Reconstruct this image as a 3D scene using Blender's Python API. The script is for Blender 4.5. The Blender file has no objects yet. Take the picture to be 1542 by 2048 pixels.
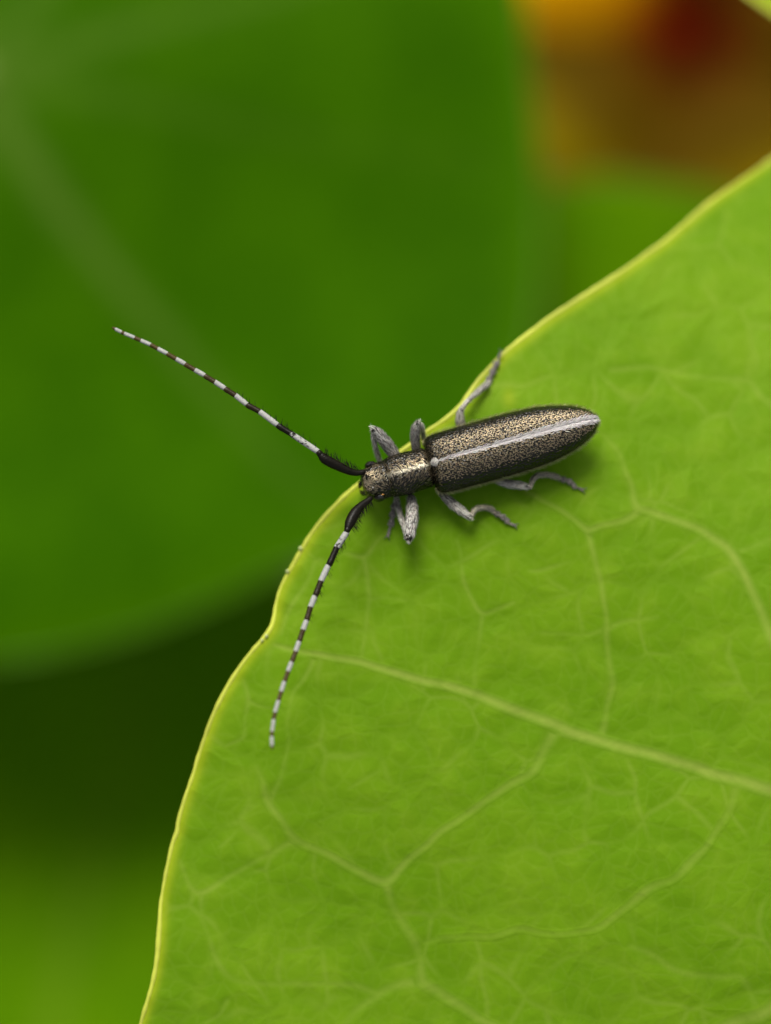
# A longhorn beetle on the rim of a nasturtium leaf, seen from above.  1 unit = 1 cm.
import bpy, math, random
import numpy as np
from mathutils import Vector, Matrix, noise

scene = bpy.context.scene
col = scene.collection
random.seed(7)
rng = np.random.default_rng(7)
scene.unit_settings.system = 'METRIC'
scene.unit_settings.scale_length = 0.01

# ------------------------------------------------------------------ camera
W, H = 1542, 2048                     # size of the photograph, the unit of the traced points
D = 12.0                              # camera to leaf: 12 cm
TILT = math.radians(8.0)
PX = 0.002                            # one photo pixel is 0.02 mm at the leaf
cam_d = bpy.data.cameras.new('camera')
cam = bpy.data.objects.new('camera', cam_d)
col.objects.link(cam)
cam.location = (0, -D * math.sin(TILT), D * math.cos(TILT))
cam.rotation_euler = (TILT, 0, 0)
cam_d.sensor_width = 36
cam_d.lens = 36 * D / (H * PX)
cam_d.clip_start = 0.05
cam_d.clip_end = 20000
cam_d.dof.use_dof = True
cam_d.dof.focus_distance = D - 0.20
cam_d.dof.aperture_fstop = cam_d.lens * 1e-3 / 0.76
scene.camera = cam

# ------------------------------------------------------------------ world and sun
SUN = Vector((-0.10, 0.64, 0.74)).normalized()
world = bpy.data.worlds.new('World')
scene.world = world
world.use_nodes = True
wn = world.node_tree
bg = wn.nodes['Background']
sky = wn.nodes.new('ShaderNodeTexSky')
sky.sky_type = 'NISHITA'
sky.sun_disc = False
sky.sun_elevation = math.asin(SUN.z)
sky.sun_rotation = math.atan2(SUN.x, SUN.y)
sky.air_density = 1.0
sky.dust_density = 4.0
sky.ozone_density = 0.6
hs = wn.nodes.new('ShaderNodeHueSaturation')          # thin high cloud: the same sky, whiter
hs.inputs['Saturation'].default_value = 0.30
wn.links.new(sky.outputs[0], hs.inputs['Color'])
wn.links.new(hs.outputs[0], bg.inputs[0])
bg.inputs[1].default_value = 0.06
sun_d = bpy.data.lights.new('sun', 'SUN')
sun_d.energy = 1.5
sun_d.angle = math.radians(28)
sun_d.color = (1.0, 0.96, 0.88)
sun = bpy.data.objects.new('sun', sun_d)
col.objects.link(sun)
sun.rotation_euler = (-SUN).to_track_quat('-Z', 'Y').to_euler()
sun.location = (0, 0, 40)
scene.view_settings.view_transform = 'Standard'
scene.view_settings.look = 'None'
scene.view_settings.gamma = 1.0
scene.view_settings.use_curve_mapping = False
scene.view_settings.exposure = 1.48
scene.render.engine = 'CYCLES'
scene.cycles.use_denoising = True
scene.cycles.max_bounces = 6

# ------------------------------------------------------------------ helpers
CAM = np.array(cam.location)
CR = np.array((1.0, 0, 0))
CU = np.array((0, math.cos(TILT), math.sin(TILT)))
CF = np.array((0, math.sin(TILT), -math.cos(TILT)))

def at(px, py, z):
    """world point that stands at height z and shows at photo pixel (px, py)"""
    r = CF * D + CR * (px - W / 2) * PX + CU * (H / 2 - py) * PX
    t = (z - CAM[2]) / r[2]
    return CAM + r * t

def at_many(p, z):
    p = np.asarray(p, float)
    z = np.broadcast_to(np.asarray(z, float), (len(p),))
    r = CF[None] * D + CR[None] * ((p[:, 0:1] - W / 2) * PX) + CU[None] * ((H / 2 - p[:, 1:2]) * PX)
    t = (z - CAM[2]) / r[:, 2]
    return CAM[None] + r * t[:, None]

def on_surface(p, zf):
    z = np.zeros(len(p)) + zf(0.0, 0.0)
    for _ in range(4):
        w = at_many(p, z)
        z = zf(w[:, 0], w[:, 1])
    return at_many(p, z)

def tag(o, label=None, cat=None, group=None, kind=None):
    if label: o['label'] = label
    if cat: o['category'] = cat
    if group: o['group'] = group
    if kind: o['kind'] = kind
    return o

def empty(name, loc=(0, 0, 0), parent=None):
    o = bpy.data.objects.new(name, None)
    o.empty_display_size = 0.1
    col.objects.link(o)
    o.location = loc
    if parent is not None:
        o.parent = parent
        o.matrix_parent_inverse = Matrix.Translation(-world_loc(parent))
    return o

def world_loc(o):
    return o.location.copy()          # roots are only ever moved, never turned, and parts keep world coordinates

def mesh_obj(name, verts, faces, mat, parent=None, smooth=True, attrs=None, cols=None, shine=0.0):
    """one mesh object; verts in world coordinates"""
    verts = np.asarray(verts, np.float32)
    me = bpy.data.meshes.new(name)
    if isinstance(faces, np.ndarray):
        nf, k = faces.shape
        me.vertices.add(len(verts)); me.vertices.foreach_set('co', verts.ravel())
        me.loops.add(nf * k); me.loops.foreach_set('vertex_index', faces.astype(np.int32).ravel())
        me.polygons.add(nf)
        me.polygons.foreach_set('loop_start', np.arange(0, nf * k, k, dtype=np.int32))
        me.polygons.foreach_set('loop_total', np.full(nf, k, np.int32))
        me.update(calc_edges=True)
    else:
        me.from_pydata([tuple(map(float, v)) for v in verts], [], [tuple(map(int, f)) for f in faces])
    me.validate()
    me.polygons.foreach_set('use_smooth', np.full(len(me.polygons), smooth))
    for k, a in (attrs or {}).items():
        at_ = me.attributes.new(k, 'FLOAT', 'POINT')
        at_.data.foreach_set('value', np.asarray(a, np.float32))
    if cols is not None:
        c = me.color_attributes.new('col', 'FLOAT_COLOR', 'POINT')
        c.data.foreach_set('color', np.concatenate([cols, np.full((len(cols), 1), shine)], 1).astype(np.float32).ravel())
    me.materials.append(mat)
    o = bpy.data.objects.new(name, me)
    col.objects.link(o)
    if parent is not None:
        o.parent = parent
        root = parent
        while root.parent is not None:
            root = root.parent
        o.matrix_parent_inverse = Matrix.Translation(-root.location)
        if parent is not root:
            o.matrix_parent_inverse = Matrix.Identity(4)
            o.parent = parent
    return o

def grid_faces(ni, nj, wrap_j=False, wrap_i=False):
    i, j = np.meshgrid(np.arange(ni if wrap_i else ni - 1), np.arange(nj if wrap_j else nj - 1), indexing='ij')
    i2, j2 = (i + 1) % ni, (j + 1) % nj
    return np.stack([i * nj + j, i2 * nj + j, i2 * nj + j2, i * nj + j2], -1).reshape(-1, 4)

def spline(pts, n):
    """Catmull-Rom through the rows of pts, n samples spread by length"""
    p = np.asarray(pts, float)
    e = np.vstack([2 * p[0] - p[1], p, 2 * p[-1] - p[-2]])
    out = []
    for k in range(len(p) - 1):
        a, b, c, d = e[k:k + 4]
        t = np.linspace(0, 1, 24, endpoint=(k == len(p) - 2))[:, None]
        out.append(0.5 * (2 * b + (c - a) * t + (2 * a - 5 * b + 4 * c - d) * t ** 2 + (3 * b - a - 3 * c + d) * t ** 3))
    q = np.vstack(out)
    m = min(3, q.shape[1])
    s = np.concatenate([[0], np.cumsum(np.linalg.norm(np.diff(q[:, :m], axis=0), axis=1))])
    u = np.linspace(0, s[-1], n)
    return np.stack([np.interp(u, s, q[:, k]) for k in range(q.shape[1])], 1)

def closed_spline(pts, n):
    p = np.asarray(pts, float)
    m = len(p)
    out = []
    for k in range(m):
        a, b, c, d = p[k - 1], p[k], p[(k + 1) % m], p[(k + 2) % m]
        t = np.linspace(0, 1, n, endpoint=False)[:, None]
        out.append(0.5 * (2 * b + (c - a) * t + (2 * a - 5 * b + 4 * c - d) * t ** 2 + (3 * b - a - 3 * c + d) * t ** 3))
    return np.vstack(out)

def unit(v):
    return v / np.maximum(np.linalg.norm(v, axis=-1, keepdims=True), 1e-12)

def tube(path, rad, nseg=12, flat=1.0, up=(0, 0, 1)):
    """swept tube with rounded ends -> grid (n, nseg, 3); flat < 1 squeezes it along `up`"""
    path = np.asarray(path, float); rad = np.asarray(rad, float)
    tg = unit(np.gradient(path, axis=0))
    upv = np.array(up, float)
    side = unit(np.cross(tg, upv[None] + 1e-4))
    nn = unit(np.cross(side, tg))
    a = np.linspace(0, 2 * np.pi, nseg, endpoint=False)
    G = path[:, None] + rad[:, None, None] * (np.cos(a)[None, :, None] * side[:, None] + flat * np.sin(a)[None, :, None] * nn[:, None])
    # caps: two shrinking rings at each end
    def cap(i, s):
        r = rad[i]
        rings = []
        for f, e in ((0.75, 0.55), (0.0, 0.8)):
            rings.append(path[i] + s * tg[i] * r * e + f * (G[i] - path[i]))
        return rings
    c0, c1 = cap(0, -1), cap(-1, 1)
    return np.concatenate([np.stack(c0[::-1]), G, np.stack(c1)], 0)

def tube_obj(name, path, rad, mat, parent, nseg=12, flat=1.0, attrs=None, up=(0, 0, 1)):
    G = tube(path, rad, nseg, flat, up)
    a = None
    if attrs:
        a = {k: np.repeat(np.concatenate([[v[0]] * 2, v, [v[-1]] * 2]), nseg) for k, v in attrs.items()}
    o = mesh_obj(name, G.reshape(-1, 3), grid_faces(G.shape[0], nseg, wrap_j=True), mat, parent, attrs=a)
    return o, G

def grid_normals(G, wrap=False):
    du = np.gradient(G, axis=0)
    dv = (np.roll(G, -1, 1) - np.roll(G, 1, 1)) if wrap else np.gradient(G, axis=1)
    return unit(np.cross(dv, du)), unit(du), unit(dv)

def sample_grid(G, n, wrap=False, outward=None):
    """n random points on a grid surface: positions, normals, du, and the (i, j) they came from"""
    N, DU, DV = grid_normals(G, wrap)
    if outward is not None:
        sgn = np.sign(np.sum(N * (G - outward), -1, keepdims=True)); sgn[sgn == 0] = 1
        N = N * sgn
    ni, nj = G.shape[:2]
    if wrap:
        nj2 = nj
        nx = np.roll(G, -1, 1)
    else:
        nj2 = nj - 1
        nx = G[:, 1:]
    A = np.linalg.norm(np.cross(G[1:, :nj2] - G[:-1, :nj2], nx[:-1, :nj2] - G[:-1, :nj2]), axis=-1)
    pr = (A / A.sum()).ravel()
    k = rng.choice(len(pr), n, p=pr)
    i, j = k // nj2, k % nj2
    fi, fj = rng.random(n), rng.random(n)
    j2 = (j + 1) % nj
    def bl(T):
        fi_, fj_ = fi[:, None], fj[:, None]
        return (T[i, j] * (1 - fi_) + T[i + 1, j] * fi_) * (1 - fj_) + (T[i, j2] * (1 - fi_) + T[i + 1, j2] * fi_) * fj_
    return bl(G), unit(bl(N)), unit(bl(DU)), i + fi, j + fj

def hairs(name, P, N, Dr, length, width, lift, cols, mat, parent, shine=0.0):
    """tapered hairs, two bent faces each, joined into one part"""
    n = len(P)
    length = np.broadcast_to(length, (n,))[:, None]; width = np.broadcast_to(width, (n,))[:, None]
    lift = np.broadcast_to(lift, (n,))[:, None]
    d = unit(Dr - N * np.sum(Dr * N, 1, keepdims=True))
    s = unit(np.cross(N, d))
    mid = P + d * length * 0.5 + N * lift * 0.7 * length
    tip = P + d * length + N * lift * length
    V = np.stack([P - s * width / 2 , P + s * width / 2, mid + s * width * 0.42, mid - s * width * 0.42, tip], 1)
    b = np.arange(n)[:, None] * 5
    F = np.concatenate([b + np.array([[0, 1, 2]]), b + np.array([[0, 2, 3]]), b + np.array([[3, 2, 4]])], 0)
    o = mesh_obj(name, V.reshape(-1, 3), F, mat, parent, smooth=False, cols=np.repeat(cols, 5, 0), shine=shine)
    o['kind'] = 'stuff'
    return o

# ------------------------------------------------------------------ materials
def new_mat(name):
    m = bpy.data.materials.new(name)
    m.use_nodes = True
    nt = m.node_tree
    return m, nt, nt.nodes['Principled BSDF'], nt.nodes['Material Output']

def node(nt, kind, **kw):
    n = nt.nodes.new(kind)
    for k, v in kw.items():
        if k.startswith('i_'):
            key = k[2:]
            n.inputs[int(key) if key.isdigit() else key.replace('_', ' ')].default_value = v
        else:
            setattr(n, k, v)
    return n

def mix(nt, fac, a, b, blend='MIX'):
    m = node(nt, 'ShaderNodeMix', data_type='RGBA', blend_type=blend)
    for sock, v in ((0, fac), (6, a), (7, b)):
        if hasattr(v, 'is_linked'):
            nt.links.new(v, m.inputs[sock])
        else:
            m.inputs[sock].default_value = v if sock == 0 else (*v, 1)
    return m.outputs[2]

def math_n(nt, op, a, b=0.0, c=0.0, clamp=False):
    m = node(nt, 'ShaderNodeMath', operation=op, use_clamp=clamp)
    for k, v in enumerate((a, b, c)):
        if hasattr(v, 'is_linked'):
            nt.links.new(v, m.inputs[k])
        else:
            m.inputs[k].default_value = v
    return m.outputs[0]

def ramp(nt, v, lo, hi):
    m = node(nt, 'ShaderNodeMapRange', interpolation_type='SMOOTHSTEP')
    nt.links.new(v, m.inputs[0]); m.inputs[1].default_value = lo; m.inputs[2].default_value = hi
    return m.outputs[0]

def noise_n(nt, vec, scale, detail=3.0, rough=0.5, dim='3D'):
    n = node(nt, 'ShaderNodeTexNoise', noise_dimensions=dim, i_Scale=scale, i_Detail=detail, i_Roughness=rough)
    nt.links.new(vec, n.inputs['Vector'])
    return n.outputs['Fac']

def leaf_mat(name, base, dark, light, vein, rim, transl=0.2, fine=1.0, gloss=0.30):
    m, nt, bs, out = new_mat(name)
    co = node(nt, 'ShaderNodeTexCoord').outputs['Object']
    av = node(nt, 'ShaderNodeAttribute', attribute_name='vein').outputs['Fac']
    ae = node(nt, 'ShaderNodeAttribute', attribute_name='rim').outputs['Fac']
    asp = node(nt, 'ShaderNodeAttribute', attribute_name='spot').outputs['Fac']
    n1 = noise_n(nt, co, 1.6, 3, dim='2D')
    n2 = noise_n(nt, co, 6.5, 3, dim='2D')
    c = mix(nt, ramp(nt, n1, 0.35, 0.68), dark, base)
    c = mix(nt, math_n(nt, 'MULTIPLY', ramp(nt, n2, 0.45, 0.78), 0.38), c, light)
    # fine network of tiny veins between the traced ones: cells with soft, broken borders
    warp = node(nt, 'ShaderNodeTexNoise', noise_dimensions='2D', i_Scale=4.0, i_Detail=1.0)
    nt.links.new(co, warp.inputs['Vector'])
    wv = node(nt, 'ShaderNodeVectorMath', operation='MULTIPLY_ADD')
    nt.links.new(warp.outputs['Color'], wv.inputs[0]); wv.inputs[1].default_value = (0.12, 0.12, 0.12); nt.links.new(co, wv.inputs[2])
    vo = node(nt, 'ShaderNodeTexVoronoi', feature='DISTANCE_TO_EDGE', voronoi_dimensions='2D', i_Scale=4.6)
    nt.links.new(wv.outputs[0], vo.inputs['Vector'])
    line = math_n(nt, 'SUBTRACT', 1.0, ramp(nt, vo.outputs['Distance'], 0.0, 0.10))
    brk = ramp(nt, noise_n(nt, co, 3.1, 1, dim='2D'), 0.45, 0.68)
    line = math_n(nt, 'MULTIPLY', line, math_n(nt, 'MULTIPLY_ADD', brk, 0.75, 0.25))
    vo3 = node(nt, 'ShaderNodeTexVoronoi', feature='DISTANCE_TO_EDGE', voronoi_dimensions='2D', i_Scale=15.0)
    nt.links.new(wv.outputs[0], vo3.inputs['Vector'])
    line3 = math_n(nt, 'MULTIPLY', math_n(nt, 'SUBTRACT', 1.0, ramp(nt, vo3.outputs['Distance'], 0.0, 0.16)), 0.10 * fine)
    line = math_n(nt, 'MAXIMUM', math_n(nt, 'MULTIPLY', line, 0.30 * fine), line3)
    n3 = noise_n(nt, co, 13.0, 2, dim='2D')
    avn = math_n(nt, 'MULTIPLY', av, math_n(nt, 'ADD', 0.62, math_n(nt, 'MULTIPLY', n3, 0.75)), clamp=True)
    allv = math_n(nt, 'MAXIMUM', avn, line)
    c = mix(nt, math_n(nt, 'MULTIPLY', allv, 0.85), c, vein)
    c = mix(nt, asp, c, (rim[0] * .8, rim[1] * .85, rim[2]))
    c = mix(nt, ae, c, rim)
    nt.links.new(c, bs.inputs['Base Color'])
    bs.inputs['Roughness'].default_value = 0.5
    bs.inputs['Specular IOR Level'].default_value = gloss
    bs.inputs['Specular Tint'].default_value = (0.85, 1.0, 0.30, 1)
    # relief: puffed cells, tiny grain
    hgt = math_n(nt, 'ADD', math_n(nt, 'MULTIPLY', ramp(nt, vo.outputs['Distance'], 0.0, 0.42), 1.1 * fine), math_n(nt, 'MULTIPLY', n2, 1.5))
    hgt = math_n(nt, 'ADD', hgt, math_n(nt, 'MULTIPLY', ramp(nt, vo3.outputs['Distance'], 0.0, 0.40), 0.13 * fine))
    hgt = math_n(nt, 'ADD', hgt, math_n(nt, 'MULTIPLY', n3, 0.30))
    bp = node(nt, 'ShaderNodeBump', i_Strength=0.42, i_Distance=0.010)
    nt.links.new(hgt, bp.inputs['Height'])
    nt.links.new(bp.outputs[0], bs.inputs['Normal'])
    tr = node(nt, 'ShaderNodeBsdfTranslucent')
    tc = mix(nt, 1.0, c, (0.8, 1.45, 0.4), 'MULTIPLY')
    nt.links.new(tc, tr.inputs['Color'])
    ms = node(nt, 'ShaderNodeMixShader', i_0=transl)
    nt.links.new(bs.outputs[0], ms.inputs[1]); nt.links.new(tr.outputs[0], ms.inputs[2])
    nt.links.new(ms.outputs[0], out.inputs['Surface'])
    return m

def plain(name, colr, rough=0.5, spec=0.4, var=0.25, scale=20.0, bump=0.0, bscale=60.0):
    m, nt, bs, out = new_mat(name)
    co = node(nt, 'ShaderNodeTexCoord').outputs['Object']
    n = noise_n(nt, co, scale, 3)
    c = mix(nt, n, tuple(x * (1 - var) for x in colr), tuple(x * (1 + var) for x in colr))
    nt.links.new(c, bs.inputs['Base Color'])
    bs.inputs['Roughness'].default_value = rough
    bs.inputs['Specular IOR Level'].default_value = spec
    if bump:
        v = node(nt, 'ShaderNodeTexVoronoi', feature='F1', i_Scale=bscale)
        nt.links.new(co, v.inputs['Vector'])
        bp = node(nt, 'ShaderNodeBump', i_Strength=1.0, i_Distance=bump)
        nt.links.new(v.outputs['Distance'], bp.inputs['Height'])
        nt.links.new(bp.outputs[0], bs.inputs['Normal'])
    return m

def hair_mat():
    m, nt, bs, out = new_mat('hair')
    a = node(nt, 'ShaderNodeAttribute', attribute_name='col')
    nt.links.new(a.outputs['Color'], bs.inputs['Base Color'])
    nt.links.new(a.outputs['Alpha'], bs.inputs['Metallic'])       # fine shining hair on the back, dull hair elsewhere
    bs.inputs['Roughness'].default_value = 0.45
    bs.inputs['Specular IOR Level'].default_value = 0.4
    return m

def antenna_mat():
    m, nt, bs, out = new_mat('antenna_bands')
    co = node(nt, 'ShaderNodeTexCoord').outputs['Object']
    b = node(nt, 'ShaderNodeAttribute', attribute_name='band').outputs['Fac']
    sp = node(nt, 'ShaderNodeAttribute', attribute_name='speckle').outputs['Fac']
    n = noise_n(nt, co, 70.0, 2)
    f = math_n(nt, 'ADD', b, math_n(nt, 'MULTIPLY', math_n(nt, 'SUBTRACT', n, 0.5), math_n(nt, 'MULTIPLY_ADD', sp, 1.2, 0.5)))
    f = ramp(nt, f, 0.42, 0.58)
    n2 = noise_n(nt, co, 160.0, 2)
    wh = mix(nt, n2, (0.16, 0.16, 0.15), (0.38, 0.38, 0.355))
    bk = mix(nt, n, (0.002, 0.0017, 0.001), (0.008, 0.006, 0.003))
    brown = node(nt, 'ShaderNodeAttribute', attribute_name='brown').outputs['Fac']
    bk = mix(nt, brown, bk, (0.045, 0.030, 0.008))
    c = mix(nt, f, bk, wh)
    nt.links.new(c, bs.inputs['Base Color'])
    bs.inputs['Specular IOR Level'].default_value = 0.13
    r = math_n(nt, 'MULTIPLY_ADD', f, 0.35, 0.35)
    nt.links.new(r, bs.inputs['Roughness'])
    bp = node(nt, 'ShaderNodeBump', i_Strength=0.6, i_Distance=0.002)
    nt.links.new(n2, bp.inputs['Height'])
    nt.links.new(bp.outputs[0], bs.inputs['Normal'])
    return m

def soil_mat():
    m, nt, bs, out = new_mat('soil')
    co = node(nt, 'ShaderNodeTexCoord').outputs['Object']
    n = noise_n(nt, co, 0.35, 6, 0.65)
    n2 = noise_n(nt, co, 2.6, 5, 0.6)
    c = mix(nt, ramp(nt, n, 0.35, 0.65), (0.020, 0.013, 0.007), (0.055, 0.036, 0.020))
    c = mix(nt, ramp(nt, n2, 0.5, 0.7), c, (0.030, 0.040, 0.012))
    nt.links.new(c, bs.inputs['Base Color'])
    bs.inputs['Roughness'].default_value = 0.95
    bp = node(nt, 'ShaderNodeBump', i_Strength=1.0, i_Distance=0.4)
    nt.links.new(n2, bp.inputs['Height'])
    nt.links.new(bp.outputs[0], bs.inputs['Normal'])
    return m

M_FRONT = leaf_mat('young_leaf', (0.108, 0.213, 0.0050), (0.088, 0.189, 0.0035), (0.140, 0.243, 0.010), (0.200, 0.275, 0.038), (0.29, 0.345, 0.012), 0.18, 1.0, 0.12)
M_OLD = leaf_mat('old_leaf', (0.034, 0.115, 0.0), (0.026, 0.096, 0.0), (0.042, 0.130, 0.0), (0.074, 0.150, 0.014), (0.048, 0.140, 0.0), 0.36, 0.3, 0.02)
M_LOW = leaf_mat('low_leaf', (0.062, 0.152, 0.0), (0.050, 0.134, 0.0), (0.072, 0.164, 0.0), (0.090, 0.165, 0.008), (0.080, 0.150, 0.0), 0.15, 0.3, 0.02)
M_RIM = plain('leaf_rim', (0.36, 0.395, 0.045), 0.5, 0.2, 0.45, 6.0)
M_RIM_OLD = plain('old_rim', (0.045, 0.12, 0.003), 0.5, 0.2, 0.2, 9.0)
M_STALK = plain('stalk', (0.10, 0.17, 0.015), 0.45, 0.3, 0.2, 3.0)
M_CHITIN = plain('bronze_black_chitin', (0.0050, 0.0042, 0.0018), 0.26, 0.30, 0.4, 60.0, 0.0045, 95.0)
M_LEG = plain('grey_leg_chitin', (0.085, 0.078, 0.070), 0.5, 0.25, 0.5, 45.0, 0.003, 120.0)
M_EYE = plain('eye_black', (0.006, 0.005, 0.004), 0.12, 0.6, 0.2, 60.0, 0.001, 260.0)
M_AMBER = plain('amber_patch', (0.42, 0.20, 0.035), 0.35, 0.5, 0.4, 120.0)
M_SCUT = plain('white_scale', (0.28, 0.27, 0.24), 0.6, 0.3, 0.15, 80.0, 0.003, 120.0)
M_BRISTLE = plain('bristle_black', (0.006, 0.005, 0.003), 0.6, 0.05, 0.2)
M_HAIR = hair_mat()
M_ANT = antenna_mat()
M_SOIL = soil_mat()

# ------------------------------------------------------------------ ground
GZ = -24.0
n = 60
gx = np.concatenate([np.linspace(-3000, -60, 14)[:-1], np.linspace(-60, 60, 90), np.linspace(60, 3000, 14)[1:]])
X, Y = np.meshgrid(gx, gx, indexing='ij')
Z = GZ + 0.5 * np.sin(X * .9 + 1.3 * np.sin(Y * .6)) * np.sin(Y * .8 + np.sin(X * .5)) * (np.hypot(X, Y) < 80)
ground = mesh_obj('ground', np.stack([X, Y, Z], -1).reshape(-1, 3), grid_faces(len(gx), len(gx)), M_SOIL)
tag(ground, 'dark brown garden soil under the leaves', kind='structure')

# ------------------------------------------------------------------ leaves
def seg_dist(XY, poly):
    """distance to a polyline with widths: returns max over segments of a soft 0..1 profile"""
    best = np.zeros(len(XY))
    lo = poly[:, :2].min(0) - 0.12; hi = poly[:, :2].max(0) + 0.12
    sel = np.where(np.all((XY > lo) & (XY < hi), axis=1))[0]
    if len(sel) == 0:
        return best
    q = XY[sel]
    b = np.zeros(len(sel))
    for k in range(len(poly) - 1):
        a, c = poly[k, :2], poly[k + 1, :2]
        d = c - a
        L = max(float(d @ d), 1e-12)
        t = np.clip(((q - a) @ d) / L, 0, 1)
        dist = np.linalg.norm(q - a - t[:, None] * d, axis=1)
        w = poly[k, 2] + t * (poly[k + 1, 2] - poly[k, 2])
        s = poly[k, 3] + t * (poly[k + 1, 3] - poly[k, 3])
        f = s * np.exp(-(dist / np.maximum(w, 1e-5)) ** 2)
        b = np.maximum(b, f)
    best[sel] = b
    return best

def make_leaf(name, outline_px, centre_px, zf, mat, rim_mat, veins, root_px, nang, nrad, rim_r, vein_parts=(), rim_w=0.03,
              spots=(), dense=None, z_ref=0.0, stalk_r=0.11, wobble=0.0, rim_bumps=()):
    """leaf blade on a polar grid about the point where the stalk joins; traced outline and veins.
    veins: list of rows (px, py, half width in px, strength)"""
    C = on_surface(np.array([centre_px], float), zf)[0]
    op = closed_spline(outline_px, 12)
    ow = on_surface(op, zf)
    rel = ow[:, :2] - C[:2]
    ang = np.unwrap(np.arctan2(rel[:, 1], rel[:, 0])); r = np.hypot(rel[:, 0], rel[:, 1])
    if ang[-1] < ang[0]:
        ang, r = ang[::-1], r[::-1]
    a0 = ang[0]
    if dense:                                   # more columns in the part of the rim near the beetle
        lo, hi, share = dense
        tt = np.linspace(a0, a0 + 2 * np.pi, 4000, endpoint=False)
        am = np.mod(tt, 2 * np.pi)
        wgt = np.where((am > lo) & (am < hi), share / (hi - lo), (1 - share) / (2 * np.pi - hi + lo))
        cw = np.concatenate([[0], np.cumsum(wgt)]); cw /= cw[-1]
        th = np.interp(np.linspace(0, 1, nang, endpoint=False), cw, np.concatenate([tt, [a0 + 2 * np.pi]]))
    else:
        th = a0 + np.linspace(0, 2 * np.pi, nang, endpoint=False)
    ae = np.concatenate([ang - 2 * np.pi, ang, ang + 2 * np.pi]); re_ = np.tile(r, 3)
    R = np.interp(th, ae, re_)
    rho = np.linspace(0.0, 1.0, nrad) ** 0.85
    rho[0] = 0.004
    rr = rho[:, None] * R[None]
    X = C[0] + rr * np.cos(th)[None]; Y = C[1] + rr * np.sin(th)[None]
    XY = np.stack([X.ravel(), Y.ravel()], 1)
    # veins
    av = np.zeros(len(XY))
    polys = []
    for v in veins:
        vp = spline(np.array(v, float), max(6, 5 * len(v)))
        w = on_surface(vp[:, :2], zf)
        k = PX * (D - w[:, 2]) / D
        # veins wander a little
        wob = np.array([noise.noise(Vector((p[0] * 9 + 5, p[1] * 9, 1.7))) for p in w])
        wob2 = np.array([noise.noise(Vector((p[0] * 9, p[1] * 9 + 9, 4.1))) for p in w])
        poly = np.stack([w[:, 0] + wob * 0.010, w[:, 1] + wob2 * 0.010, vp[:, 2] * k, vp[:, 3]], 1)
        if name == 'beetle_leaf':
            poly[:, 2] *= (0.62 if v is veins[0] else 0.76); poly[:, 3] *= (0.98 if v is veins[0] else 0.92)
        polys.append(poly)
        av = np.maximum(av, seg_dist(XY, poly))
    edge = (R[None] - rr).ravel()
    rim = np.exp(-(edge / rim_w) ** 2) * 0.78
    sp = np.zeros(len(XY))
    for sx, sy, sr, ss in spots:
        w = on_surface(np.array([[sx, sy]], float), zf)[0]
        sp = np.maximum(sp, ss * np.exp(-(((XY[:, 0] - w[0]) / (sr * PX)) ** 2 + ((XY[:, 1] - w[1]) / (sr * 1.5 * PX)) ** 2)))
    Zs = zf(XY[:, 0], XY[:, 1]) - 0.003 * np.clip(av, 0, 1)
    V = np.stack([XY[:, 0], XY[:, 1], Zs], 1)
    root = empty('nasturtium_leaf', tuple(at(*root_px, GZ)))
    root.location.x, root.location.y, root.location.z = C[0] + root_px_off[name][0], C[1] + root_px_off[name][1], GZ
    top = grid_faces(nrad, nang, wrap_j=True)
    V2 = np.vstack([V, [C[0], C[1], float(zf(C[0], C[1]))]])
    mesh_obj('blade', V2, np.concatenate([top]), mat, root, attrs={'vein': np.append(av, 1.0), 'rim': np.append(rim, 0), 'spot': np.append(sp, 0)})
    # rolled rim
    e = np.stack([X[-1], Y[-1]], 1)
    e3 = np.stack([e[:, 0], e[:, 1], zf(e[:, 0], e[:, 1])], 1)
    st = max(1, nang // 900)
    e3 = e3[::st]
    tg = unit(np.roll(e3, -1, 0) - np.roll(e3, 1, 0))
    sd = unit(np.cross(tg, np.array([[0, 0, 1.0]])))
    upn = np.cross(sd, tg)
    al = np.linspace(0, 2 * np.pi, 8, endpoint=False)
    rv = rim_r * np.array([1 + 0.45 * noise.noise(Vector((p[0] * 5, p[1] * 5, 0))) + 0.30 * noise.noise(Vector((p[0] * 22, p[1] * 22, 3))) for p in e3])
    G = e3[:, None] + rv[:, None, None] * (np.cos(al)[None, :, None] * sd[:, None] * 0.85 + np.sin(al)[None, :, None] * upn[:, None] * 0.6)
    G[:, :, 2] -= rim_r * 0.20
    rim_o = mesh_obj('rim', G.reshape(-1, 3), grid_faces(len(e3), 8, wrap_j=True, wrap_i=True), rim_mat, root)
    for bx, by, br in rim_bumps:               # tiny pale glands on the rim
        w = on_surface(np.array([[bx, by]], float), zf)[0]
        blob('gland', w + np.array([0, 0, 0.006]), (br * PX, br * PX * 1.2, br * PX), M_GLAND, rim_o)
    # raised main veins
    for k in vein_parts:
        p = polys[k]
        m = len(p)
        t2 = unit(np.gradient(p[:, :2], axis=0)); s2 = np.stack([-t2[:, 1], t2[:, 0]], 1)
        cs = np.linspace(-2.0, 2.0, 9)
        gx = p[:, None, :2] + cs[None, :, None] * p[:, None, 2:3] * s2[:, None]
        flat = gx.reshape(-1, 2)
        av2 = np.zeros(len(flat))
        for q in polys:
            av2 = np.maximum(av2, seg_dist(flat, q))
        av2 = av2.reshape(m, 9)
        tt = np.linspace(0, 1, m)[:, None]
        end = np.clip(np.minimum(tt, 1 - tt) / 0.06, 0, 1)
        hz = (0.0006 * np.exp(-(cs / 0.8) ** 2)[None] * np.clip(p[:, None, 2] / 0.02, 0.3, 1.4) * np.clip(p[:, None, 3], 0, 1) + 0.0036) * end - 0.003
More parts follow.
